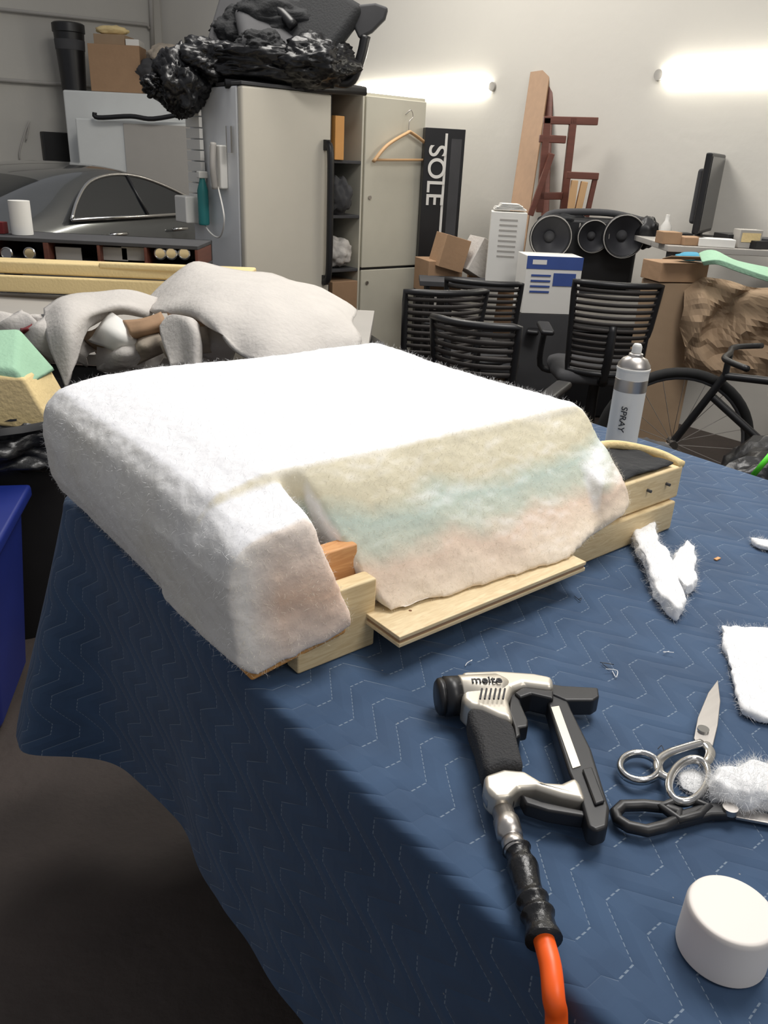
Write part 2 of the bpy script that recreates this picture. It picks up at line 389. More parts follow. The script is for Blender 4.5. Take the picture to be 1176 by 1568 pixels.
for i in range(9): box('sheet_%d'%i,(-.045,.44,1.18+i*.062),(-.01-.002*i,.62,1.235+i*.062),'paper',g,m,bev=.002)
box('tray',(-.13,.5,1.06),(-.001,.66,1.22),'white',g,m,bev=.01)
g=group('spray_bottle',(-1.05,5.35,1.3))
lathe('bottle',[(.03,0),(.034,.01),(.034,.2),(.02,.25),(.014,.28)],'teal',g,m@RT((-.06,.4,1.06),0),seg=20)
box('trigger_head',(-.09,.38,1.33),(-.03,.42,1.37),'white',g,m,bev=.006)
# ---------------- shelf unit + locker ----------------
g=group('storage_shelf',(-.4,5.6,0)); m=fr(-.245-.766*.273,5.65-.643*.273)
box('side_a',(0,0,0),(.015,.4,1.9),'greyd',g,m); box('side_b',(.255,0,0),(.27,.4,1.9),'locker',g,m)
box('back',(0,.39,0),(.27,.4,1.9),'greyd',g,m)
for i,z in enumerate((.05,.5,.78,1.12,1.45,1.88)): box('shelf_%d'%i,(.015,0,z),(.255,.39,z+.02),'greyd',g,m)
box('carton',(.03,-.02,.52),(.24,.3,.72),'card',g,m)
crumple('clothes',(.13,.10,.9),(.1,.12,.1),'greyfoam',g,m,seed=3,sub=4)
crumple('jacket',(.1,.04,1.25),(.08,.1,.12),'greyd',g,m,seed=5,sub=4)
box('binder',(.03,-.02,1.47),(.1,.25,1.72),'yorange',g,m)
g=group('steel_locker',(0,5.8,0)); m=fr(-.245,5.65)
box('carcass',(0,.03,0),(.53,.45,1.87),'locker',g,m)
box('door_upper',(.012,0,.8),(.518,.028,1.85),'locker',g,m,bev=.006)
box('door_lower',(.012,0,.06),(.518,.028,.785),'locker',g,m,bev=.006)
box('shadow_gap',(.005,.01,.786),(.525,.03,.799),'black',g,m,bev=0)
cyl('keyhole',(.06,-.01,1.25),(.06,.01,1.25),.012,'steel',g,m); cyl('keyhole_low',(.06,-.01,.7),(.06,.01,.7),.012,'steel',g,m)
g=group('coat_hanger',(0,5.6,1.6))
H=[(.02,-.03,1.56),(.12,-.03,1.66),(.27,-.03,1.74),(.31,-.03,1.745),(.46,-.03,1.67),(.56,-.03,1.58)]
H=[(x*1.08+.03,y-.01,z-.09) for x,y,z in H]
tube('shoulder_bar',H,.016,'maple',g,m,sp=6,flat=.6)
tube('cross_bar',[(.06,-.04,1.48),(.63,-.04,1.50)],.008,'maple',g,m)
tube('hook',[(.34,-.04,1.655),(.34,-.04,1.72),(.37,-.04,1.75),(.35,-.04,1.79),(.32,-.02,1.76)],.003,'steel',g,m,sp=6)
# ---------------- bags and chair parts on the fridge ----------------
g=group('garbage_bag',tuple(W(290,110,5.2)))
crumple('bag',W(278,125,5.25),(.15,.15,.17),'bag',g,seed=1,amp=.36,freq=2,an=(2.2,2.2,.8))
crumple('bag_neck',W(322,95,5.3),(.2,.17,.12),'bag',g,seed=8,amp=.34,freq=2,an=(.8,2,2))
crumple('bag_tail',W(240,130,5.2),(.08,.08,.06),'bag',g,seed=9,amp=.4,freq=3)
g=group('office_chair_parts',tuple(W(420,80,5.3)))
crumple('black_cover',W(405,100,5.35),(.42,.26,.12),'bag',g,seed=2,amp=.26,freq=1.8,an=(.7,2,2.4))
crumple('black_cover_top',W(425,50,5.5),(.36,.2,.17),'cloth',g,seed=25,amp=.28,freq=1.6,an=(.8,2,2))
c=W(430,58,5.36); box('seat_pad',(-.25,-.22,-.055),(.25,.22,.055),'greyd',g,RT(c,.3,.55,.12),bev=.05,bseg=4)
c=W(490,35,5.35); box('back_pad',(-.20,-.05,-.2),(.20,.05,.2),'cloth',g,RT(c,-.3,-.5,.5),bev=.045,bseg=4)
c=W(352,22,5.5); box('back_panel',(-.08,-.02,-.22),(.1,.02,.2),'greyd',g,RT(c,.3,-.3,.35),bev=.018,bseg=3)
crumple('cover_fold',W(480,95,5.25),(.24,.2,.13),'bag',g,seed=21,amp=.30,freq=1.8,an=(.8,2,2))
crumple('cover_fold_b',W(400,72,5.2),(.14,.12,.08),'cloth',g,seed=23,amp=.30,freq=1.8,an=(.8,2,2))
tube('mechanism',[W(395,5,5.4),W(425,15,5.35),W(450,40,5.3)],.03,'black',g,sp=4)
P=[W(545,8,5.3),W(575,5,5.3),W(595,12,5.3),W(590,30,5.3),W(570,50,5.3),W(550,60,5.3),W(541,40,5.3)]
me=[Vector((p.x,5.28,p.z)) for p in P]+[Vector((p.x,5.34,p.z)) for p in P]; n=len(P)
mesh('armrest_pad',me,[tuple(range(n)),tuple(range(n,2*n))]+[(i,(i+1)%n,n+(i+1)%n,n+i) for i in range(n)],'greyd',g,bev=.015)
tube('armrest_post',[W(560,55,5.3),W(552,90,5.3),W(535,125,5.3),W(500,120,5.3)],.03,'black',g,sp=6)
tube('arm_bracket',[W(345,128,5.1),W(560,140,5.45)],.025,'black',g)
# ---------------- carton, boards, wooden frames ----------------
g=group('equipment_carton',tuple(W(683,300,5.9)))
a=W(652,195,5.9); b=W(716,196,5.9)
m=RT((a.x,5.9,0),math.radians(12)); w=(b.x-a.x)
box('carton',(0,0,0),(w,.3,a.z),'black',g,m)
box('print_band_1',(w*.50,-.003,.5),(w*.56,0,a.z-.03),'paper',g,m,bev=0)
box('print_panel',(w*.66,-.003,1.0),(w*.92,0,a.z-.06),'greyd',g,m,bev=0)
def text(name,body,size,mt,par,mw,ex=.001):
    tx=bpy.data.curves.new(name,'FONT'); tx.body=body; tx.size=size; tx.extrude=ex; tx.materials.append(M[mt]); tx.offset=size*.01
    return link(bpy.data.objects.new(name,tx),par,mw)
text('print_text','SOLE',.17,'paper',g,m@Matrix.Translation((w*.12,-.006,a.z-.10))@Matrix.Rotation(math.pi/2,4,'X')@Matrix.Rotation(-math.pi/2,4,'Z'))
g=group('wooden_board',(1,6,0))
def leanboard(name,u0,v0,u1,v1,y0,y1,w,t,m,g,yaw):
    a=W(u0,v0,y0); b=W(u1,v1,y1); d=(a-b)
    k=b.z/(a.z-b.z); foot=b-d*k
    ax=d.normalized(); sx=Vector((math.cos(yaw),math.sin(yaw),0)); sx=(sx-ax*sx.dot(ax)).normalized(); n=ax.cross(sx)
    v=[]
    for i in (0,1):
        for j in (0,1):
            for k2 in (0,1): v.append((foot if k2==0 else a)+sx*(i-.5)*w+n*(j-.5)*t)
    return hexa(name,v,m,g,bev=.003)
leanboard('plank',828,109,800,300,6.15,5.75,.14,.02,'board',g,math.radians(-30))
leanboard('plank_narrow',842,125,835,320,6.1,5.8,.05,.02,'wood',g,math.radians(-30))
g=group('wooden_chair_frame',tuple(W(870,250,5.6)))
def st(name,u0,v0,u1,v1,r=.022,y=5.55,y2=None,m='wood'):
    a=W(u0,v0,y); b=W(u1,v1,y2 or y); d=(b-a).normalized(); s=d.cross(Vector((0,1,0))).normalized(); f=Vector((0,1,0))
    v=[]
    for i in (-1,1):
        for j in (-1,1):
            for k in (a,b): v.append(k+s*r*i+f*r*j)
    return hexa(name,v,m,g,bev=.004)
st('leg_1',838,180,826,325); st('leg_2',878,180,862,325); st('rail_top',832,184,915,186); st('rail_mid',826,212,866,214)
st('rail_low',868,268,916,270,.02,5.35); st('slat_1',880,276,874,320,.02,5.35,m='maple'); st('slat_2',895,278,885,322,.02,5.35,m='maple')
st('rail_low2',826,300,862,300); st('leg_5',912,270,898,332,.015,5.35); st('leg_6',845,235,812,330,.018,5.5)
# ---------------- stack of things in the middle/right ----------------
def cart(name,u0,v0,u1,v1,y,dep,m,yaw=0,z0=None,par=None,bev=.004):
    a=W(u0,v0,y); b=W(u1,v0,y); c=W((u0+u1)/2,v1,y)
    mw=RT(((a.x+b.x)/2,y,0),yaw); w=(b.x-a.x)/2
    g=par or group(name,((a.x+b.x)/2,y+dep/2,c.z if z0 is None else z0))
    box('box' if par is None else name,(-w,0,c.z if z0 is None else z0),(w,dep,(a.z+b.z)/2),m,g,mw,bev=bev)
    return g,mw,w
g,mw,w=cart('cardboard_box',655,400,712,450,5.3,.25,'card',math.radians(20))
def tiltbox(u,v,y,s,m,yaw,roll):
    c=W(u,v,y); g=group('cardboard_box',tuple(c)); box('box',(-s[0],-s[1],-s[2]),s,m,g,RT(c,yaw,0,roll))
tiltbox(688,386,5.35,(.085,.1,.1),'card',.3,math.radians(14)); tiltbox(732,395,5.4,(.08,.1,.11),'greyfoam',.4,math.radians(28)); tiltbox(745,412,5.45,(.1,.1,.08),'card',.2,0)
g=group('folding_table',(.9,5.4,0))
zt=W(780,430,5.2).z
box('top',(.15,5.0,zt-.03),(1.72,5.28,zt),'greyd',g)
for x in (.2,1.67):
    for y in (5.03,5.25): cyl('leg',(x,y,0),(x,y,zt-.03),.015,'black',g)
for i,(x0_,x1_,y0_,y1_,h_,mm_) in enumerate(((.24,.62,5.05,5.25,.5,'greyd'),(.66,1.08,5.05,5.25,.42,'card'),(1.12,1.6,5.05,5.25,.55,'black'))):
    g=group('storage_tote',((x0_+x1_)/2,5.15,0)); box('tub',(x0_,y0_,0),(x1_,y1_,h_),mm_,g,bev=.02); box('lid',(x0_-.01,y0_-.01,h_),(x1_+.01,y1_+.01,h_+.03),'greyd',g,bev=.01)
g,mw,w=cart('stacked_carton',753,325,808,402,5.1,.17,'paper',math.radians(-5),z0=zt+.001)
z_=W(780,322,5.1).z
for i in range(6): box('letter_%d'%i,(-w*.9+.01*i,.02,z_+.006*i),(w*.95-.008*i,.16,z_+.006*i+.004),'paper',g,mw@RT((0,0,0),.05*(i%3)),bev=0)
for i in range(8): box('print_%d'%i,(-w*.5,-.002,z_-.06-.03*i),(w*.5,0,z_-.05-.03*i),'greyp',g,mw,bev=0)
g=group('boombox_stereo',tuple(W(890,365,5.0)))
a=W(815,335,5.0); b=W(1000,338,5.0); z0=zt+.001; z1=W(905,334,5.0).z
box('chassis',(a.x+.06,5.0,z0),(b.x-.06,5.14,z1),'black',g,bev=.03)
box('control_panel',(a.x+.28,4.992,z1-.07),(b.x-.42,5.0,z1-.03),'greyp',g,bev=.004)
def spk(name,u,v,r,y):
    c=W(u,v,y); mm=Matrix.Translation(c)@Matrix.Rotation(math.pi/2,4,'X')
    lathe(name+'_shell',[(r*.9,-.07),(r,0),(r*.99,.012),(r*.93,.018),(r*.86,.012),(r*.85,.0)],'black',g,mm,32,False)
    lathe(name+'_trim',[(r*.93,.0185),(r*.97,.017)],'greyp',g,mm,32,False)
    lathe(name+'_cone',[(r*.86,.010),(r*.6,-.02),(r*.3,-.045),(r*.24,-.05)],'cone',g,mm,32,False)
    lathe(name+'_dust_cap',[(r*.26,-.046),(r*.2,-.03),(r*.1,-.022),(.001,-.02)],'greyd',g,mm,24,False)
spk('speaker_1',843,363,.125,4.95); spk('speaker_2',908,362,.095,4.95); spk('speaker_3',955,362,.125,4.92)
crumple('earmuff',W(990,356,4.95),(.07,.07,.09),'black',g,seed=33,sub=4,amp=.15)
tube('handle',[W(830,340,5),W(850,326,5.05),W(930,326,5.05),W(985,338,5)],.02,'greyd',g,sp=6)
crumple('cover_cloth',W(862,340,5.08),(.14,.08,.06),'cloth',g,seed=31,sub=4)
g=group('stacked_carton',tuple(W(850,430,4.75)))
a=W(806,390,4.75); b=W(893,398,4.75); z1=a.z
mw=RT(((a.x+b.x)/2,4.72,0),math.radians(6)); w=(b.x-a.x)/2
zb=W(850,480,4.75).z
box('carton',(-w,0,zb),(w,.22,z1),'paper',g,mw)
box('print_blue',(-w,-.003,z1-.07),(w,0,z1),'lblue',g,mw,bev=0)
box('print_photo',(0,-.005,z1-.16),(w*.8,0,z1-.09),'lblue',g,mw,bev=0)
box('print_logo',(-w*.8,-.005,z1-.045),(-w*.3,-.002,z1-.02),'paper',g,mw,bev=0)
for i in range(4): box('line_%d'%i,(-w*.8,-.006,z1-.11-.03*i),(-w*.1,-.003,z1-.1-.03*i),'lblue',g,mw,bev=0)
box('stand',(-w,0.0,0),(w,.22,zb-.002),'greyd',g,mw)
# monitor + counter
g=group('computer_monitor',tuple(W(1075,300,4.85)))
c=W(1072,370,4.85); top=W(1085,240,4.85).z; hh=top-c.z
zt=W(1080,372,4.6).z; c.z=zt+.006
mw=RT((c.x,c.y,c.z),math.radians(61))
box('panel',(-.22,-.015,.03),(.22,.02,hh),'black',g,mw,bev=.01)
box('display',(-.205,-.018,.05),(.205,-.014,hh-.02),'screen',g,mw,bev=0)
box('back_bulge',(-.14,.02,.08),(.14,.06,hh-.08),'greyd',g,mw,bev=.015)
box('foot',(-.12,-.08,-.005),(.12,.1,.015),'black',g,mw,bev=.006); box('neck',(-.03,0,0),(.03,.03,.08),'black',g,mw)
g=group('work_counter',(1.9,4.4,0))
xl=W(1000,380,4.55).x
box('top',(xl,4.3,zt-.03),(2.33,4.6,zt),'greyp',g)
box('top_back',(xl,4.61,zt-.03),(1.75,4.98,zt),'greyp',g)
for x in (xl+.05,2.28): box('leg',(x-.03,4.32,0),(x+.03,4.38,zt-.03),'greyd',g)
for x in (xl+.05,2.28): box('brace',(x-.02,4.34,.3),(x+.02,4.58,.34),'greyd',g)
def small(name,u,y,s,m,yaw=0,tilt=0):
    c=W(u,372,y); c.z=zt+.001; g=group(name,tuple(c)); box('body',(-s[0],-s[1],0),(s[0],s[1],2*s[2]),m,g,RT(c,yaw,0,tilt)); return g
small('storage_bin',1125,4.5,(.09,.07,.03),'black',.2)
g=small('snack_box',1142,4.40,(.06,.04,.045),'greyp',.1); c=W(1142,372,4.40); c.z=zt+.001; box('print_label',(-.05,-.043,.03),(.05,-.041,.075),'yel',g,RT(c,.1),bev=0)
small('tool_case',1172,4.45,(.09,.08,.025),'greyd',-.2); small('router_box',1035,4.7,(.07,.05,.02),'black'); small('parts_box',1055,4.42,(.07,.06,.02),'card',.3); small('white_carton',1095,4.38,(.09,.05,.02),'paper',-.15)
small('cardboard_box',1022,4.42,(.05,.05,.03),'card',.1); small('black_case',1160,4.38,(.05,.04,.02),'black',.4)
g=group('vase_bottle',tuple(W(1020,360,4.7))); c=W(1016,370,4.7); c.z=zt; lathe('bottle',[(.02,0.001),(.03,.02),(.03,.07),(.012,.1),(.012,.13)],'white',g,RT(c,0),seg=20)
# cardboard stack and sheets in front of the counter
g=group('cardboard_box',tuple(W(1035,408,4.2))); c=W(1035,410,4.15)
box('box',(-.13,-.08,-.06),(.13,.1,.03),'card',g,RT(c,.25)); box('flap',(-.13,-.16,.028),(.13,-.08,.033),'card2',g,RT(c,.25,-.25))
box('box_below',(-.12,-.08,-c.z),(.14,.1,-.065),'card2',g,RT(c,.18))
g=group('blue_towel',tuple(W(1058,390,4.2))); crumple('cloth',W(1058,393,4.15),(.07,.05,.02),'lteal',g,seed=93,sub=3)
g=group('kraft_paper_bag',tuple(W(1100,480,4.0)))
def sheet(name,rows,m,g,sol=.02,nz=.012,n_=6,smooth=True,ridge=0):
    R_=[spline(r,n_) for r in rows]; n=len(R_[0]); cols=[spline([R_[j][i] for j in range(len(R_))],n_) for i in range(n)]
    k=len(cols[0]); V=[]
    for c in cols:
        for p in c:
            o_=Vector((noise.noise(p*9),noise.noise(p*9+Vector((5,0,0))),noise.noise(p*8+Vector((0,9,0)))))*nz
            if ridge:
                o_.y+=ridge*(abs(noise.noise(p*6))+.5*abs(noise.noise(p*13))-.3)
            V.append(p+o_)
    Fc=[(i*k+j,i*k+j+1,(i+1)*k+j+1,(i+1)*k+j) for i in range(n-1) for j in range(k-1)]
    return mesh(name,V,Fc,m,g,smooth=smooth,solid=sol)
sheet('paper_drape',[[W(1050,425,4.15),W(1080,425,4.1),W(1120,432,4.05),W(1160,440,4.05),W(1240,445,4.0)],
  [W(1048,470,4.0),W(1075,465,3.95),W(1115,475,4.0),W(1150,470,3.92),W(1240,480,3.95)],
  [W(1045,515,4.0),W(1070,525,3.95),W(1100,510,3.98),W(1150,520,3.92),W(1240,530,3.95)],
  [W(1050,560,4.0),W(1080,575,3.95),W(1120,580,3.95),W(1150,575,3.93),W(1240,590,3.95)]],'card2',g,.004,.015,7,False,.11)
g=group('green_foam_sheet',tuple(W(1130,410,3.9)))
pts=[W(1076,404,3.95),W(1100,402,3.9),W(1135,414,3.85),W(1185,430,3.8),W(1230,438,3.8)]
V=[];S=spline(pts,5)
for i,p in enumerate(S): V+=[p,p+Vector((.02,.12,.028+.008*math.sin(i*.5)))]
mesh('sheet',V,[(2*i,2*i+1,2*i+3,2*i+2) for i in range(len(S)-1)],'green',g,solid=.025,bev=.004)
# ---------------- office chairs ----------------
def chair(loc,yaw,zs=0,w=.24):
    g=group('office_chair',loc); m=RT(loc,yaw)
    zt=.95+zs; zb=.50+zs
    def bp(s,t): return (w*s*(.86+.14*t),-.22-.05*t+.07*(s*s)*1.0,zb+(zt-zb)*t)
    loop=[bp(s,0) for s in np.linspace(-1,1,9)]+[bp(1,t) for t in np.linspace(.12,1,8)]+[bp(s,1) for s in np.linspace(.9,-1,9)]+[bp(-1,t) for t in np.linspace(.88,.1,8)]
    tube('back_frame',loop,.016,'black',g,m,seg=10,closed=True)
    n=14
    for i in range(1,n):
        t=i/n; pts=[bp(s,t) for s in np.linspace(-.98,.98,9)]
        V=[]
        for x,y,z in pts: V+=[(x,y,z-.0095),(x,y-.008,z+.0095)]
        mesh('slat_%d'%i,V,[(2*k,2*k+1,2*k+3,2*k+2) for k in range(8)],'mesh',g,m,smooth=True,solid=.004)
    tube('spine',[(0,-.2,.45+zs),(0,-.25,.6+zs),(0,-.24,.75+zs)],.022,'black',g,m,sp=4)
    V=[(x*.25,y,z) for x,y,z in ((-.9,-.2,.44),(.9,-.2,.44),(1,.0,.44),(1,.2,.44),(.8,.27,.43),(-.8,.27,.43),(-1,.2,.44),(-1,0,.44))]
    prism('seat',[(v[0],v[1]) for v in V],.43+zs,.5+zs,'greyd',g,m,bev=.03)
    tube('seat_stem',[(0,-.2,.46+zs),(0,0,.42+zs),(0,0,.12)],.03,'black',g,m,sp=3)
    for s in (-1,1):
        tube('arm_post_%d'%s,[(s*.2,.05,.44+zs),(s*.3,.05,.47+zs),(s*.3,.03,.66+zs)],.016,'black',g,m,sp=4)
        box('arm_pad_%d'%s,(s*.3-.035,-.12,.66+zs),(s*.3+.035,.15,.69+zs),'black',g,m,bev=.012)
    for k in range(5):
        a=2*math.pi*k/5+.3
        tube('base_leg_%d'%k,[(0,0,.13),(.3*math.cos(a),.3*math.sin(a),.075)],.022,'black',g,m)
        c=(.3*math.cos(a),.3*math.sin(a)); cyl('caster_%d'%k,(c[0]-.02,c[1],.03),(c[0]+.02,c[1],.03),.03,'black',g,m)
def chairat(u,v,y,yaw,w=.24):
    p=W(u,v,y); chair((p.x,y+.25,0),yaw,p.z-.95,w)
chairat(663,448,3.85,math.radians(20),.21)
chairat(752,434,4.55,math.radians(-10),.21)
chairat(765,500,3.1,math.radians(-26),.18)
chairat(955,437,4.0,math.radians(-4),.21)
# ---------------- bicycle ----------------
w1=W(1050,575,3.5)
g=group('bicycle',(w1.x+.4,3.4,0))
def wheel(name,c,yaw,r=.33):
    mm=Matrix.Translation(c)@Matrix.Rotation(yaw,4,'Z')@Matrix.Rotation(math.pi/2,4,'X')
    tube(name+'_tyre',[(r*math.cos(a),r*math.sin(a),0) for a in np.linspace(0,2*math.pi,49)[:-1]],.022,'tire',g,mm,seg=10,closed=True)
    tube(name+'_rim',[(r*.93*math.cos(a),r*.93*math.sin(a),0) for a in np.linspace(0,2*math.pi,49)[:-1]],.01,'greyd',g,mm,seg=8,closed=True)
    for k in range(20):
        a=2*math.pi*k/20; cyl(name+'_spoke_%d'%k,(0,0,.02*(-1)**k),(r*.93*math.cos(a),r*.93*math.sin(a),0),.0015,'steel',g,mm,seg=5)
    cyl(name+'_hub',(0,0,-.04),(0,0,.04),.02,'steel',g,mm)
yw=math.radians(-28); dx=Vector((math.cos(yw),math.sin(yw),0))
c1=Vector((w1.x,3.5,.352)); c0=c1+dx*.98; dx=-dx
wheel('front_wheel',c1,yw+.35); wheel('rear_wheel',c0,yw)
bb=c0+dx*.42+Vector((0,0,-.05)); stt=c0+dx*.3+Vector((0,0,.36)); hd=c1-dx*.16+Vector((0,0,.34)); hd2=hd+Vector((0,0,-.1))+dx*.03
for i,(p,q) in enumerate(((c0,bb),(c0,stt),(bb,stt),(bb,hd2),(stt,hd),(hd,c1))): cyl('frame_tube_%d'%i,p,q,.017,'black',g)
cyl('seat_post',stt,stt+Vector((-.02,0,.1)),.013,'steel',g)
crumple('saddle',stt+Vector((-.02,0,.12)),(.12,.07,.03),'black',g,seed=3,sub=3,amp=.1)
per=Vector((-dx.y,dx.x,0)); hs=hd+Vector((0,0,.10))
tube('handlebar',[hs-per*.28-dx*.1,hs-per*.15,hs,hs+per*.15,hs+per*.28-dx*.1],.013,'black',g,sp=5); cyl('stem',hd,hs,.014,'black',g)
g=group('trash_bag',(1.45,2.7,0)); crumple('bag',(1.47,2.62,.28),(.36,.24,.40),'bag',g,seed=51,amp=.22,freq=1.7,flatten=.005,an=(2,2,.8))
g=group('jacket_pile',(.85,2.75,0)); crumple('jacket',(.88,2.72,.28),(.2,.18,.32),'greyd',g,seed=53,amp=.22,freq=1.8,flatten=.005)
g=group('green_garden_stake',tuple(W(1165,712,2.2))); tube('rod',[W(1153,728,2.2),W(1185,690,2.2)],.008,'lime',g)
# ---------------- left background ----------------
g=group('white_storage_cabinet',(-2.8,9.2,0))
a=W(95,137,9.15); b=W(300,137,9.15); box('upper',(a.x,9.15,0),(b.x,9.5,a.z),'whitec',g,bev=.02)
a2=W(115,180,8.8); b2=W(296,178,8.8); box('lower',(a2.x,8.78,0),(b2.x,9.12,a2.z),'whitec',g,bev=.02)
a3=W(190,183,8.8); box('panel',(a3.x,8.76,.5),(b2.x-.02,8.78,a2.z-.03),'greyp',g,bev=0)
tube('strap',[W(145,172,8.7),W(150,180,8.7),W(200,178,8.7),W(235,182,8.7),W(290,172,8.7)],.022,'black',g,sp=5)
g=group('trash_can',(-3.1,9.3,2)); c=W(112,135,9.3); tt=W(110,35,9.3).z-a.z
lathe('can',[(.12,0),(.15,tt*.85),(.16,tt*.86),(.16,tt*.98),(.14,tt)],'black',g,RT((c.x,9.33,a.z+.002),0),seg=28)
lathe('label_band',[(.144,tt*.6),(.149,tt*.75)],'greyd',g,RT((c.x,9.33,a.z+.002),0),seg=28)
def sbox(u0,v0,u1,v1,y,m,yaw=0.,z0=None): return cart('cardboard_box',u0,v0,u1,v1,y,.3,m,yaw,z0)
sbox(134,68,212,135,9.18,'card',.05,z0=a.z+.002); zz_=W(170,68,9.18).z
sbox(142,52,190,66,9.22,'card2',-.05,z0=zz_+.002); sbox(192,60,212,67,9.22,'paper',.1,z0=zz_+.002)
g=group('packed_clothes',tuple(W(235,90,9.3))); crumple('pile',W(240,112,9.3),(.2,.2,.13),'greyd',g,seed=61,sub=4); crumple('cloth_top',W(257,85,9.3),(.2,.2,.1),'jumble',g,seed=62,sub=4,amp=.2)
g=group('yellow_cloth',tuple(W(175,47,9.3))); crumple('cloth',W(172,47,9.35),(.16,.1,.045),'yel',g,seed=63,sub=3)
# ---------------- car ----------------
g=group('car',(-2.6,6.9,0))
ya=math.radians(68); mc=RT((-2.28,6.0,0),ya)
W2=1.6
def sec(x,belt,roof):
    half=W2/2
    pts=[(0.04,.2),(-.01,.42),(-.02,.62),(0.0,.80),(.03,belt)]
    pts+= [(.20,belt+(roof-belt)*.70),(.28,belt+(roof-belt)*.92),(.48,roof),(half,roof+.012)]
    full=pts+[(W2-y,z) for y,z in pts[-2::-1]]
    return [(x,y,z) for y,z in full]
st_=[(-1.70,.55,.58),(-1.65,.68,.74),(-1.3,.82,.92),(-.95,.90,1.0),(-.62,.95,1.08),(-.32,.98,1.18),(-.02,1.0,1.27),(.25,1.0,1.33),(.6,1.0,1.36),(.9,1.0,1.345),(1.2,1.0,1.26),(1.5,1.0,1.13),(1.65,1.0,1.05),(1.85,.98,1.02),(1.95,.93,.96),(2.0,.7,.72)]
V=[];Fc=[]
for x,bt,rf in st_:
    s=sec(x,bt,rf); nn=len(s); V+=s
mi=[]
for i in range(len(st_)-1):
    for k in range(nn-1):
        Fc.append((i*nn+k,i*nn+k+1,(i+1)*nn+k+1,(i+1)*nn+k))
        mi.append(1 if ((i in (4,5) or i in (10,11)) and 6<=k<=nn-8) else 0)
Fc+=[tuple(range(nn)),tuple(range((len(st_)-1)*nn,len(st_)*nn))]; mi+=[0,0]
o=mesh('body',V,Fc,'carpaint',g,mc,smooth=True); mats(o,'glass')
for p,k in zip(o.data.polygons,mi): p.material_index=k
s=o.modifiers.new('s','SUBSURF'); s.levels=2; s.render_levels=2
def sy(z): return .03+(z-1.0)/.36*.235-.020
arc=spline([(-.06,sy(1.0),1.0),(.10,sy(1.12),1.12),(.32,sy(1.235),1.235),(.6,sy(1.285),1.285),(.9,sy(1.275),1.275),(1.2,sy(1.2),1.2),(1.5,sy(1.08),1.08),(1.6,sy(1.0),1.0)],4)
V=[]
for p in arc: V+=[p,Vector((p.x,sy(1.0),.995))]
mesh('side_window',V,[(2*i,2*i+1,2*i+3,2*i+2) for i in range(len(arc)-1)],'glass',g,mc)
tube('window_trim',[p+Vector((0,-.004,0)) for p in arc]+[Vector((1.6,sy(1)-.004,.995)),Vector((.8,sy(1)-.006,.99)),Vector((-.06,sy(1)-.004,.995))],.013,'chrome',g,mc,seg=8)
tube('pillar',[(.78,sy(1.0)-.004,1.0),(.78,sy(1.28)-.004,1.28)],.012,'black',g,mc,seg=8)
for x in (.38,1.15): tube('door_handle_%d'%int(x*10),[(x-.10,-.02,.875),(x-.05,-.05,.88),(x+.05,-.05,.88),(x+.10,-.02,.875)],.014,'chrome',g,mc,seg=8)
for x in (-.95,1.45):
    mm=mc@Matrix.Translation((x,0,.33))@Matrix.Rotation(math.pi/2,4,'X')
    lathe('tyre_%d'%int(x*10),[(.2,-.2),(.33,-.18),(.33,0.01),(.3,.03),(.22,.03)],'tire',g,mm); lathe('rim_%d'%int(x*10),[(.22,0),(.22,.035),(.18,.02),(.03,.03)],'steel',g,mm)
    mm2=mc@Matrix.Translation((x,W2,.33))@Matrix.Rotation(math.pi/2,4,'X'); lathe('tyre_far_%d'%int(x*10),[(.2,-.03),(.33,-.01),(.33,.18),(.2,.2)],'tire',g,mm2)
# ---------------- low shelf with gauges ----------------
g=group('gauge_display_shelf',(-1.7,4.4,0))
a=W(-20,372,4.4); b=W(302,366,4.4); zz=(a.z+b.z)/2; z0=W(140,402,4.4).z
box('top',(a.x,4.4,zz-.02),(b.x,4.75,zz),'greyd',g); box('bottom',(a.x,4.4,z0-.02),(b.x,4.75,z0),'greyd',g)
box('back',(a.x,4.73,z0),(b.x,4.75,zz),'black',g)
for u in (-15,68,72,150,222,300):
    x=W(u,380,4.4).x; box('divider_%d'%u,(x-.008,4.4,z0),(x+.008,4.73,zz-.02),'wood',g)
for u in (10,45,245,262,282):
    c=W(u,388,4.42); mm=Matrix.Translation(c)@Matrix.Rotation(math.pi/2,4,'X'); lathe('gauge_%d'%u,[(.035,-.03),(.035,0),(.028,.005),(.026,0)],'chrome',g,mm,seg=20)
for u,v in ((110,386),(180,386),(210,386)):
    c=W(u,v,4.5); box('photo_%d'%u,(c.x-.07,4.45,c.z-.04),(c.x+.07,4.46,c.z+.03),'greyp',g)
for x in (a.x+.05,b.x-.05): box('post',(x-.03,4.5,0),(x+.03,4.6,z0-.02),'greyd',g)
g=group('paper_towel_roll',tuple(W(28,340,4.5))); a_=W(30,368,4.5); t_=W(25,308,4.5).z
lathe('roll',[(.015,0),(.055,0),(.055,t_-zz),(.02,t_-zz)],'paper',g,RT((a_.x,4.55,zz+.001),0),seg=28)
g=group('red_taillight',tuple(W(3,360,4.55))); c=W(3,368,4.55); box('lens',(-.05,-.03,0),(.03,.03,.06),'red',g,RT((c.x,4.55,zz+.001),0))
g=group('foam_strip',tuple(W(150,415,3.6)))
def strip(name,u0,v0,u1,v1,y0,y1,h,d,m,g):
    a=W(u0,v0,y0); b=W(u1,v1,y1)
    v=[]
    for e in (a,b):
        for dy in (0,d):
            for z in (-h,0): v.append(e+Vector((0,dy,z)))
    return hexa(name,v,m,g,bev=.01)
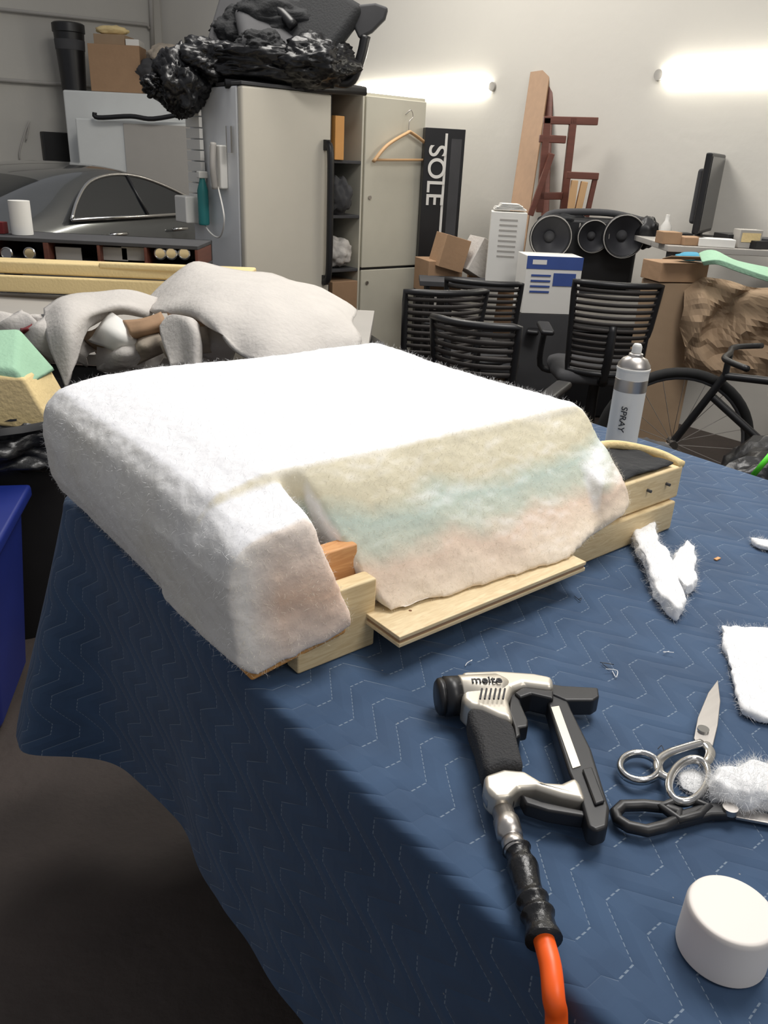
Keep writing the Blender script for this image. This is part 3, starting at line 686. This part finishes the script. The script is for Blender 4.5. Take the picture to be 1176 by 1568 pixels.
strip('strip_a',-40,398,385,415,4.1,4.0,.06,.15,'yel',g); strip('strip_b',-40,420,260,432,4.05,4.0,.08,.04,'yel',g); strip('strip_c',150,402,300,408,4.05,4.0,.03,.04,'yel',g)
g=group('scrap_table',(-.9,3.3,0)); zt=W(200,470,3.3).z-.12
box('top',(-2.2,2.95,zt-.04),(-.1,4.2,zt),'greyp',g)
for x in (-2.15,-.15):
    for y in (3.0,4.15): box('leg',(x-.03,y-.03,0),(x+.03,y+.03,zt-.04),'board',g)
# loose offcuts of batting, cloth and cardboard in front of the table
g2=group('scrap_material_pile',(-1.2,2.85,zt))
rr=random.Random(7)
cols_=['greyfoam','greyfoam','card2','greyfoam','jumble','greyd','greyfoam','card','greyfoam','red','greyfoam','jumble','paper','greyd']
for i in range(24):
    u=rr.uniform(-10,235) if i<17 else rr.uniform(245,330); v=rr.uniform(492,565); y=rr.uniform(2.74,2.98)
    mcol=cols_[i%len(cols_)]; s_=14 if mcol=='red' else rr.uniform(26,44); th=rr.uniform(-.8,.8)
    rows=[]
    for j in (-1,0,1):
        row=[]
        for k in (-1,0,1):
            du=(k*math.cos(th)-j*math.sin(th)*.6)*s_; dv=(k*math.sin(th)+j*math.cos(th))*s_*.62
            row.append(W(u+du,v+dv,y+rr.uniform(-.05,.05)+.05*(j*j+k*k-1)))
        rows.append(row)
    sheet('scrap_%d'%i,rows,mcol,g2,.008 if mcol in('greyfoam','jumble') else .003,.025,4)
box('fill',(-1.5,2.99,0),(-.2,3.02,zt-.06),'greyd',g2)
g=group('batting_sheet',tuple(W(380,450,2.9)))
sheet('drape_large',[[W(228,458,3.25),W(290,408,3.3),W(345,412,3.3),W(430,424,3.3),W(500,448,3.25),W(545,478,3.2)],
  [W(232,475,3.0),W(295,440,2.95),W(360,440,2.9),W(430,452,2.9),W(500,475,2.9),W(540,500,2.95)],
  [W(262,482,2.85),W(310,478,2.7),W(370,490,2.65),W(420,500,2.65),W(480,515,2.7),W(552,522,2.85)],
  [W(305,490,2.8),W(335,510,2.6),W(370,545,2.55),W(420,560,2.5),W(480,560,2.6),W(535,555,2.75)]],'greyfoam',g,.014)
g=group('batting_sheet',tuple(W(130,500,2.9)))
sheet('drape_left',[[W(68,475,2.9),W(95,455,2.95),W(150,448,3.0),W(200,448,3.05),W(238,455,3.1)],
  [W(68,500,2.75),W(100,478,2.75),W(150,470,2.85),W(195,470,2.9),W(232,480,3.0)],
  [W(80,540,2.65),W(105,510,2.65),W(130,490,2.75),W(150,480,2.85),W(190,478,2.95)],
  [W(105,592,2.6),W(115,560,2.62),W(125,520,2.7),W(135,500,2.8),W(150,490,2.9)]],'greyfoam',g,.014)
g=group('batting_sheet',tuple(W(275,520,2.7)))
sheet('loop',[[W(248,500,2.72),W(252,530,2.67),W(262,562,2.62)],[W(262,484,2.72),W(275,500,2.67),W(282,562,2.62)],[W(290,488,2.67),W(298,510,2.62),W(300,565,2.58)],[W(303,500,2.69),W(306,525,2.65),W(306,565,2.6)]],'greyfoam',g,.012)
# ---------------- bins at left, foam blocks ----------------
g=group('waste_bin',(-1.25,2.45,0))
lathe('bin',[(.24,0),(.3,.7),(.32,.72),(.31,.74),(.28,.72)],'black',g,RT((-1.25,2.40,0),0),seg=36)
crumple('liner',(-1.25,2.40,.66),(.33,.33,.12),'bag',g,seed=81,amp=.2)
g=group('recycling_bin',(-1.15,1.8,0))
m=RT((-1.24,1.84,0),math.radians(12))
hexa('tub',[(-.2,-.17,0),(-.25,-.21,.57),(-.2,.17,0),(-.25,.21,.57),(.2,-.17,0),(.25,-.21,.57),(.2,.17,0),(.25,.21,.57)],'blue',g,m,bev=.03)
box('rim',(-.27,-.23,.54),(.27,.23,.58),'blue',g,m,bev=.01)
g=group('foam_block',tuple(W(50,580,2.25)))
c=W(48,596,2.3)
hexa('yellow_block',[(-.3,-.1,-.08),(-.3,-.1,.05),(-.3,.12,-.08),(-.3,.12,.05),(.09,-.1,-.10),(.0,-.1,.06),(.11,.12,-.10),(.02,.12,.06)],'yel',g,RT(c,.2,0,.12),bev=.01)
c=W(22,566,2.3); hexa('green_block',[(-.3,-.1,-.03),(-.3,-.1,.03),(-.3,.12,-.03),(-.3,.12,.05),(.07,-.1,-.02),(.04,-.1,.03),(.09,.12,-.02),(-.02,.12,.10)],'green',g,RT(c,.1,0,.1),bev=.015)
# ---------------- workbench + blanket ----------------
g=group('workbench',tuple(F@Vector((.7,-.2,-TOP))))
a0,a1,b0,b1=.05,1.355,-1.25,.735
box('top',(a0,b0,-.05),(a1,b1,-.012),'board',g,F)
for a in (a0+.35,a1-.35):
    for b in (b0+.35,b1-.35): box('leg',(a-.035,b-.035,-TOP),(a+.035,b+.035,-.05),'greyd',g,F)
def perim():
    ca=.035; a0,a1,b0,b1=.04,1.37,-1.3,.745
    cs=[((a1-ca,b0+ca),-90),((a1-ca,b1-ca),0),((a0+ca,b1-ca),90),((a0+ca,b0+ca),180)]
    L=[]
    for i,(c,s) in enumerate(cs):
        arc=[(c[0]+ca*math.cos(math.radians(s+t)),c[1]+ca*math.sin(math.radians(s+t)),math.radians(s+t)) for t in np.linspace(0,90,9)]
        L+=arc
        c2,s2=cs[(i+1)%4]; e=(c2[0]+ca*math.cos(math.radians(s2)),c2[1]+ca*math.sin(math.radians(s2)))
        l=arc[-1]; d=math.dist(e,l[:2]); k=int(d/.012)
        for j in range(1,k): L.append((l[0]+(e[0]-l[0])*j/k,l[1]+(e[1]-l[1])*j/k,math.radians(s+90)))
    return L
PR=perim(); n=len(PR); V=[];UV=[]
depths=[-.02,-.01,0,.006,.014,.024,.04,.07]+list(np.linspace(.1,.52,20))
cc=(.04+.035,.745-.035)
ps=[0]
for i in range(1,n): ps.append(ps[-1]+math.dist(PR[i][:2],PR[i-1][:2]))
for j,d in enumerate(depths):
    for i,(a,b,t) in enumerate(PR):
        nx,ny=math.cos(t),math.sin(t)
        if d<=0: off=d; h=0
        elif d<.03:
            q=min(d/.024*math.pi/2,math.pi/2); off=.015*math.sin(q); h=-.015*(1-math.cos(q))
        else: off=.015; h=-.015-(d-.024)
        dep=max(d-.03,0)/.5
        dist=math.dist((a,b),cc)
        s=ps[i]
        fold=.020*noise.noise(Vector((s*3.2,.3,0)))+.012*noise.noise(Vector((s*8,2.3,d*2)))
        off+=dep*(-.005+fold*1.6)
        fl=math.exp(-(dist/.11)**2)
        off+=dep*.16*fl
        if d>.03: h-=dep*.015*fl
        V.append((a+nx*off,b+ny*off,h)); UV.append((a+nx*max(d,0),b+ny*max(d,0)))
m_=len(depths)
Fc=[(j*n+i,j*n+(i+1)%n,(j+1)*n+(i+1)%n,(j+1)*n+i) for j in range(m_-1) for i in range(n)]
Fc.append(tuple(range(n)))
me=bpy.data.meshes.new('moving_blanket')
me.from_pydata(V,[],Fc); me.update()
uvl=me.uv_layers.new(name='UVMap')
lv=np.empty(len(me.loops),dtype=np.int32); me.loops.foreach_get('vertex_index',lv)
uvl.data.foreach_set('uv',np.array(UV,dtype=np.float32)[lv].ravel())
me.materials.append(M['blanket'])
bm=bmesh.new(); bm.from_mesh(me); bmesh.ops.recalc_face_normals(bm,faces=bm.faces); bm.to_mesh(me); bm.free()
sm=np.array([len(p.vertices)<6 for p in me.polygons]); me.polygons.foreach_set('use_smooth',sm)
o=bpy.data.objects.new('moving_blanket',me); sc.collection.objects.link(o); o.matrix_world=F
# ---------------- seat: wood frame ----------------
g=group('wooden_seat_frame',tuple(F@Vector((.5,.2,0))))
box('front_leg_block',(.084,-.028,.001),(.212,.0,.108),'pine',g,F)
box('front_rail',(.07,0.012,.085),(.208,.04,.145),'redpine',g,F)
box('arm_board_upper',(.72,-.03,.062),(.95,-.008,.126),'pine',g,F,bev=.004)
box('arm_board_lower',(.49,-.038,.001),(.935,-.01,.060),'pine',g,F,bev=.004)
box('end_board',(.928,-.008,.04),(.95,.075,.126),'pine',g,F)
box('end_board_angled',(.80,.085,.03),(.945,.105,.122),'pine',g,F)
box('back_board',(.08,.66,.001),(.76,.69,.1),'pine',g,F); box('side_board',(.06,.05,.001),(.085,.66,.08),'pine',g,F)
box('inner_board',(.7,.0,.02),(.928,.084,.118),'pine',g,F)
for (a,h) in ((.86,.03),(.90,.10),(.84,.10)): cyl('staple_hole',(a,-.0385,h),(a,-.028,h),.003,'greyd',g,F,seg=8)
x0,x1,y0,y1=.196,.585,-.10,.04
box('plywood_lower',(x0,y0,.040),(x1,y1,.046),'ply',g,F,bev=.001); box('plywood_mid',(x0+.002,y0+.002,.046),(x1-.002,y1,.051),'board',g,F,bev=0); box('plywood_upper',(x0,y0,.051),(x1,y1,.057),'ply',g,F,bev=.001)
box('ply_support',(.25,-.02,.001),(.485,.04,.04),'pine',g,F)
g=group('dust_cover_fabric',tuple(F@Vector((.85,.05,.12))))
V=[];nx_,ny_=18,12
for i in range(nx_):
    for j in range(ny_):
        a=.76+.165*i/(nx_-1); b=-.022+.118*j/(ny_-1); V.append((a,b,.131+.007*abs(noise.noise(Vector((a*20,b*20,0))))+(.02 if 4<i<9 else 0)*abs(noise.noise(Vector((b*25,a*9,1))))))
mesh('cloth',V,[(i*ny_+j,i*ny_+j+1,(i+1)*ny_+j+1,(i+1)*ny_+j) for i in range(nx_-1) for j in range(ny_-1)],'cloth',g,F,smooth=True,solid=.003)
g=group('foam_edge_roll',tuple(F@Vector((.93,.05,.14))))
tube('roll',[(.82,.108,.137),(.86,.106,.140),(.90,.095,.140),(.93,.065,.137),(.946,.02,.134),(.947,-.028,.127)],.009,'yel',g,F,sp=6)
# ---------------- seat: batting-wrapped cushion ----------------
def fuzz(name,me,par,mw,count,ln,wd,mt,seed=1,sel=None):
    rs=np.random.RandomState(seed)
    nP=len(me.polygons); ar=np.empty(nP); me.polygons.foreach_get('area',ar)
    ce=np.empty(nP*3); me.polygons.foreach_get('center',ce); ce=ce.reshape(-1,3)
    no=np.empty(nP*3); me.polygons.foreach_get('normal',no); no=no.reshape(-1,3)
    if sel is not None: ar=ar*sel(no)
    idx=rs.choice(nP,count,p=ar/ar.sum())
    base=ce[idx]+rs.normal(0,.002,(count,3)); nn=no[idx]
    d=nn*rs.uniform(.15,1.0,(count,1))+rs.normal(0,.75,(count,3)); d/=np.linalg.norm(d,axis=1)[:,None]
    L=rs.uniform(.4,1,(count,1))*ln
    side=np.cross(d,rs.normal(0,1,(count,3))); side/=np.linalg.norm(side,axis=1)[:,None]
    mid=base+d*L*.5; d2=d+rs.normal(0,.5,(count,3)); tip=mid+d2*L*.5
    w=side*wd
    V=np.stack([base-w,base+w,mid-w*.8,mid+w*.8,tip],1).reshape(-1,3).astype(np.float32)
    k=np.arange(count)*5
    Q=np.stack([k,k+1,k+3,k+2,k+2,k+3,k+4],1).ravel().astype(np.int32)
    ms=bpy.data.meshes.new(name); ms.vertices.add(len(V)); ms.vertices.foreach_set('co',V.ravel())
    ms.loops.add(len(Q)); ms.loops.foreach_set('vertex_index',Q)
    ms.polygons.add(count*2)
    ls=np.stack([np.arange(count)*7,np.arange(count)*7+4],1).ravel().astype(np.int32)
    ms.polygons.foreach_set('loop_start',ls); ms.update(calc_edges=True)
    ms.materials.append(M[mt])
    return link(bpy.data.objects.new(name,ms),par,mw)
g=group('upholstered_seat_cushion',tuple(F@Vector((.4,.35,.05))))
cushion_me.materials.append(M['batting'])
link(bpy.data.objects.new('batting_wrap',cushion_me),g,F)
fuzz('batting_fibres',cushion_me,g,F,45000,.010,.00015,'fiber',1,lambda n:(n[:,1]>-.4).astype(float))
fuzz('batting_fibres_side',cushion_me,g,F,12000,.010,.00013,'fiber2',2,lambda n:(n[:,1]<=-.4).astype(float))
mesh('ear_foam',[(.02,-.018,.010),(.155,-.038,.045),(.165,.1,.04),(.02,.1,.012),(.02,-.018,.028),(.155,-.038,.062),(.165,.1,.056),(.02,.1,.028)],[(0,1,2,3),(4,5,6,7),(0,1,5,4),(1,2,6,5),(2,3,7,6),(3,0,4,7)],'yorange',g,F,bev=.004)
for (m2,c,seed),cnt in scr:
    g=group('batting_scrap',tuple(F@c)); m2.materials.append(M['fiber'])
    link(bpy.data.objects.new('pad',m2),g,F); fuzz('fibres',m2,g,F,cnt,.012,.00013,'fiber',seed)
g=group('thread_scraps',tuple(F@Vector((.6,-.2,0))))
for i,(u,v) in enumerate(((930,1022),(940,1032),(1028,1003),(885,918),(715,1015),(640,1350),(1010,1150))):
    a,b=T(u,v)
    if a<.06: continue
    s=.010
    tube('thread_%d'%i,[(a+rr.uniform(-s,s),b+rr.uniform(-s,s),.002+.0015*k) for k in range(4)],.0005,'fiber' if i%3 else 'black',g,F,seg=5,sp=5)
g=group('wood_chip',tuple(F@Vector((.8,-.1,0))))
a,b=T(1098,857); box('chip',(a-.007,b-.003,.001),(a+.007,b+.003,.003),'redpine',g,F,bev=0)
# ---------------- staple gun ----------------
g=group('staple_gun',tuple(F@Vector((.2,-.3,0))))
h=.03
def gp(name,L,h0,h1,m,bev=.004,bs=3): return prism(name,TP(L,h),h0,h1,m,g,F,bev=bev,bseg=bs)
c0=Vector(T(668,1070,.025)+(.028,)); c1=Vector(T(702,1068,.025)+(.028,)); c2=Vector(T(760,1064,.025)+(.028,))
c3=Vector(T(776,1064,.025)+(.026,))
tube('end_cap',[c0,c0+(c1-c0)*.1,c0+(c1-c0)*.25,c0+(c1-c0)*.27,c0+(c1-c0)*.33,c0+(c1-c0)*.35,c1],lambda t:[.019,.0225,.0235,.0215,.0215,.0245,.0245][int(t*6+.5)],'black',g,F,seg=32)
tube('cylinder_head',[c1,c1+(c2-c1)*.04,c2,c3],lambda t:[.0235,.025,.024,.019][min(3,int(t*3+.5))],'gunsilver',g,F,seg=32)
gp('body',[(704,1042),(760,1040),(815,1044),(845,1050),(846,1068),(800,1062),(784,1068),(777,1085),(785,1118),(760,1112),(735,1100),(716,1096),(706,1085)],.008,.046,'gunsilver',.008,4)
gp('grip',[(714,1094),(740,1098),(785,1118),(790,1140),(798,1172),(802,1186),(770,1184),(742,1193),(738,1180),(728,1140),(718,1115)],.006,.044,'rubber',.012,4)
gp('base_arm',[(740,1194),(770,1184),(802,1187),(830,1204),(858,1206),(880,1196),(888,1208),(897,1233),(860,1226),(820,1213),(794,1214),(780,1228),(757,1230),(742,1215)],.008,.038,'gunsilver',.006)
gp('trigger',[(780,1066),(792,1062),(798,1085),(808,1108),(808,1118),(795,1120),(797,1132),(788,1136),(786,1118),(778,1095)],.014,.036,'black',.003)
gp('nose_bar',[(842,1052),(860,1055),(915,1058),(917,1072),(908,1078),(865,1078),(842,1068)],.012,.036,'black',.003)
gp('magazine',[(833,1062),(862,1056),(875,1090),(905,1150),(925,1215),(933,1240),(930,1270),(912,1276),(900,1270),(888,1225),(870,1185),(850,1120)],.010,.034,'black',.004)
gp('magazine_label',[(843,1088),(855,1086),(888,1178),(876,1182)],.034,.0352,'gunsilver',0)
gp('magazine_latch',[(890,1185),(905,1182),(925,1235),(910,1240)],.034,.038,'black',.002)
gp('trigger_bridge',[(786,1070),(800,1060),(846,1066),(846,1080),(812,1072),(795,1078)],.012,.04,'black',.003)
gp('lower_arm',[(797,1214),(830,1226),(895,1240),(897,1250),(840,1241),(805,1230)],.012,.03,'black',.003)
for k in range(6):
    a,b=T(735+k*7,1072,.05); a2,b2=T(738+k*7,1056,.05); cyl('vent_%d'%k,(a,b,.0515),(a2,b2,.0515),.0012,'greyd',g,F,seg=6)
ta=T(722,1048,.05); tb=T(790,1047,.05)
text('emboss_text','meite',.017,'greyd',g,F@Matrix.Translation((ta[0],ta[1],.0525))@Matrix.Rotation(math.atan2(tb[1]-ta[1],tb[0]-ta[0]),4,'Z'),.0008)
def P3(u,v,h): a,b=T(u,v,h); return Vector((a,b,h))
prof=[((762,1212),.017),((764,1222),.019),((766,1232),.016),((767,1234),.010),((769,1242),.010),((770,1243),.0125),((774,1255),.0125),((775,1257),.0145),((781,1282),.0145),((782,1283),.011),((783,1287),.011),((784,1288),.0125),((790,1303),.0125)]
pp=[P3(*q[0],.02) for q in prof]; rd=[q[1]*.92 for q in prof]
tube('air_fitting',pp,lambda t:rd[int(round(t*(len(rd)-1)))],'steel',g,F,seg=20)
g=group('air_hose',tuple(F@Vector((.05,-.45,0))))
path=spline([P3(790,1298,.018),P3(801,1330,.016),P3(810,1365,.016),P3(823,1400,.016),P3(833,1440,.015)],18)
tube('tape_wrap',path,lambda t:.0120+.0028*(.5+.5*math.sin(t*26+2*math.sin(t*9)))**2+.002*t,'tape',g,F,seg=20)
e=path[-1]; q8=P3(852,1568,-.02)
tube('orange_tube',[path[-4],e,P3(843,1480,.014),P3(848,1530,.005),q8,q8+Vector((-.03,-.03,-.06)),q8+Vector((-.04,-.05,-.3)),q8+Vector((-.05,-.05,-.8))],.0095,'orange',g,F,seg=20,sp=8)
tube('tape_collar',[path[-3],path[-1]],.0155,'tape',g,F,seg=20)
# ---------------- shears ----------------
g=group('fabric_shears',tuple(F@Vector((.4,-.43,0))))
prism('blade_upper',TP([(1099,1042),(1103,1075),(1099,1112),(1090,1150),(1068,1142),(1062,1132),(1068,1100),(1084,1062)],.009),.008,.011,'steel',g,F,bev=.001)
prism('blade_lower',TP([(1097,1048),(1101,1078),(1095,1118),(1088,1148),(1064,1136),(1074,1105)],.006),.004,.0075,'steel',g,F,bev=.001)
a,b=T(1076,1120,.01); cyl('pivot_screw',(a,b,.004),(a,b,.0145),.007,'chrome',g,F)
def ringpts(c,rx,ry,rot,h,n=28):
    out=[]
    for k in range(n):
        t=2*math.pi*k/n; x=rx*math.cos(t); y=ry*math.sin(t); cr,sr=math.cos(rot),math.sin(rot)
        out.append(P3(c[0]+x*cr-y*sr,c[1]+x*sr+y*cr,h))
    return out
tube('thumb_ring',ringpts((979,1175),30,21,.1,.012),.0042,'chrome',g,F,closed=True,seg=12,flat=1.3)
tube('finger_ring',ringpts((1054,1196),36,27,-.95,.016),.0045,'chrome',g,F,closed=True,seg=12,flat=1.3)
tube('shank_a',[P3(1075,1138,.010),P3(1050,1145,.011),P3(1022,1155,.012),P3(1008,1168,.012),P3(1012,1185,.013),P3(1028,1192,.014)],.0062,'chrome',g,F,sp=5,flat=.7)
tube('shank_b',[P3(1080,1140,.010),P3(1088,1152,.011),P3(1084,1165,.013),P3(1076,1172,.015)],.0065,'chrome',g,F,sp=5,flat=.7)
g=group('fabric_shears',tuple(F@Vector((.28,-.48,0))))
tube('big_loop',[P3(u,v,.011) for u,v in ((942,1245),(953,1234),(985,1233),(1015,1236),(1040,1245),(1038,1256),(1015,1266),(990,1272),(962,1266),(946,1256))],.0065,'black',g,F,closed=True,seg=12)
tube('small_loop',[P3(u,v,.014) for u,v in ((1012,1236),(1035,1226),(1065,1228),(1085,1236),(1070,1248),(1040,1256))],.005,'black',g,F,closed=True,seg=12)
prism('handle_neck',TP([(1040,1243),(1075,1232),(1122,1229),(1132,1238),(1128,1250),(1090,1251),(1050,1262),(1030,1266)],.012),.004,.016,'black',g,F,bev=.004)
a,b=T(1118,1238,.017); cyl('pivot_screw',(a,b,.012),(a,b,.019),.008,'steel',g,F)
prism('blade',TP([(1125,1234),(1176,1247),(1235,1266),(1180,1262),(1126,1252)],.008),.005,.009,'steel',g,F,bev=.001)
# ---------------- cap & spray can ----------------
g=group('plastic_lid',tuple(F@Vector((.17,-.585,0))))
lathe('lid',[(.0365,.001),(.0385,.003),(.0378,.047),(.036,.0515),(.033,.0525),(.001,.0525)],'cap',g,F@RT((.166,-.589,0),0),seg=64)
g=group('spray_can',tuple(F@Vector((1.2,.28,0))))
a,b=T(948,692); mm=F@RT((a,b,0),0)
S_=1.04
def sp_(L): return [(r*1.03,z*S_) for r,z in L]
lathe('can_body',sp_([(.036,.001),(.038,.003),(.038,.008),(.0365,.012),(.0365,.195),(.038,.198),(.038,.203),(.034,.207)]),'white',g,mm)
lathe('can_base_rim',sp_([(.0375,.001),(.0388,.004),(.0375,.01)]),'steel',g,mm)
lathe('can_shoulder_band',sp_([(.0367,.150),(.0369,.151),(.0369,.178),(.0367,.179)]),'steel',g,mm)
lathe('can_dome',sp_([(.037,.203),(.036,.21),(.028,.222),(.016,.228),(.016,.234),(.012,.236)]),'steel',g,mm)
lathe('nozzle',sp_([(.011,.234),(.011,.250),(.008,.256),(.003,.257)]),'white',g,mm)
d_=math.atan2(-(F@Vector((a,b,0))).y,-(F@Vector((a,b,0))).x)-ANG
text('label_print','SPRAY',.022,'greyd',g,mm@Matrix.Rotation(d_-.45,4,'Z')@Matrix.Translation((.0385,.006,.125))@Matrix.Rotation(math.pi/2,4,'Z')@Matrix.Rotation(math.pi/2,4,'X')@Matrix.Rotation(-math.pi/2,4,'Z'),.0004)
# ---------------- lighting ----------------
w=bpy.data.worlds.new('world'); sc.world=w; w.use_nodes=True
w.node_tree.nodes['Background'].inputs[0].default_value=(.92,.94,1,1); w.node_tree.nodes['Background'].inputs[1].default_value=.30
def area(name,loc,tgt,size,pw,col=(1,.97,.92)):
    l=bpy.data.lights.new(name,'AREA'); l.energy=pw; l.size=size; l.color=col
    o=bpy.data.objects.new(name,l); sc.collection.objects.link(o); o.location=loc
    o.rotation_euler=(Vector(tgt)-Vector(loc)).to_track_quat('-Z','Y').to_euler(); return o
area('overhead_shop_light',(1.1,2.1,3.9),(.4,1.4,.9),1.4,100,(1,.97,.93))
area('overhead_shop_light_back',(-.6,5.0,4.3),(-.3,5.2,1),1.6,115,(1,.96,.9))
area('cushion_side_fill',(2.0,-.6,3.6),(.4,1.2,.9),1.2,28,(1,.96,.9))  # added fill lamp that brightens the cushion's near side, not a shop fixture
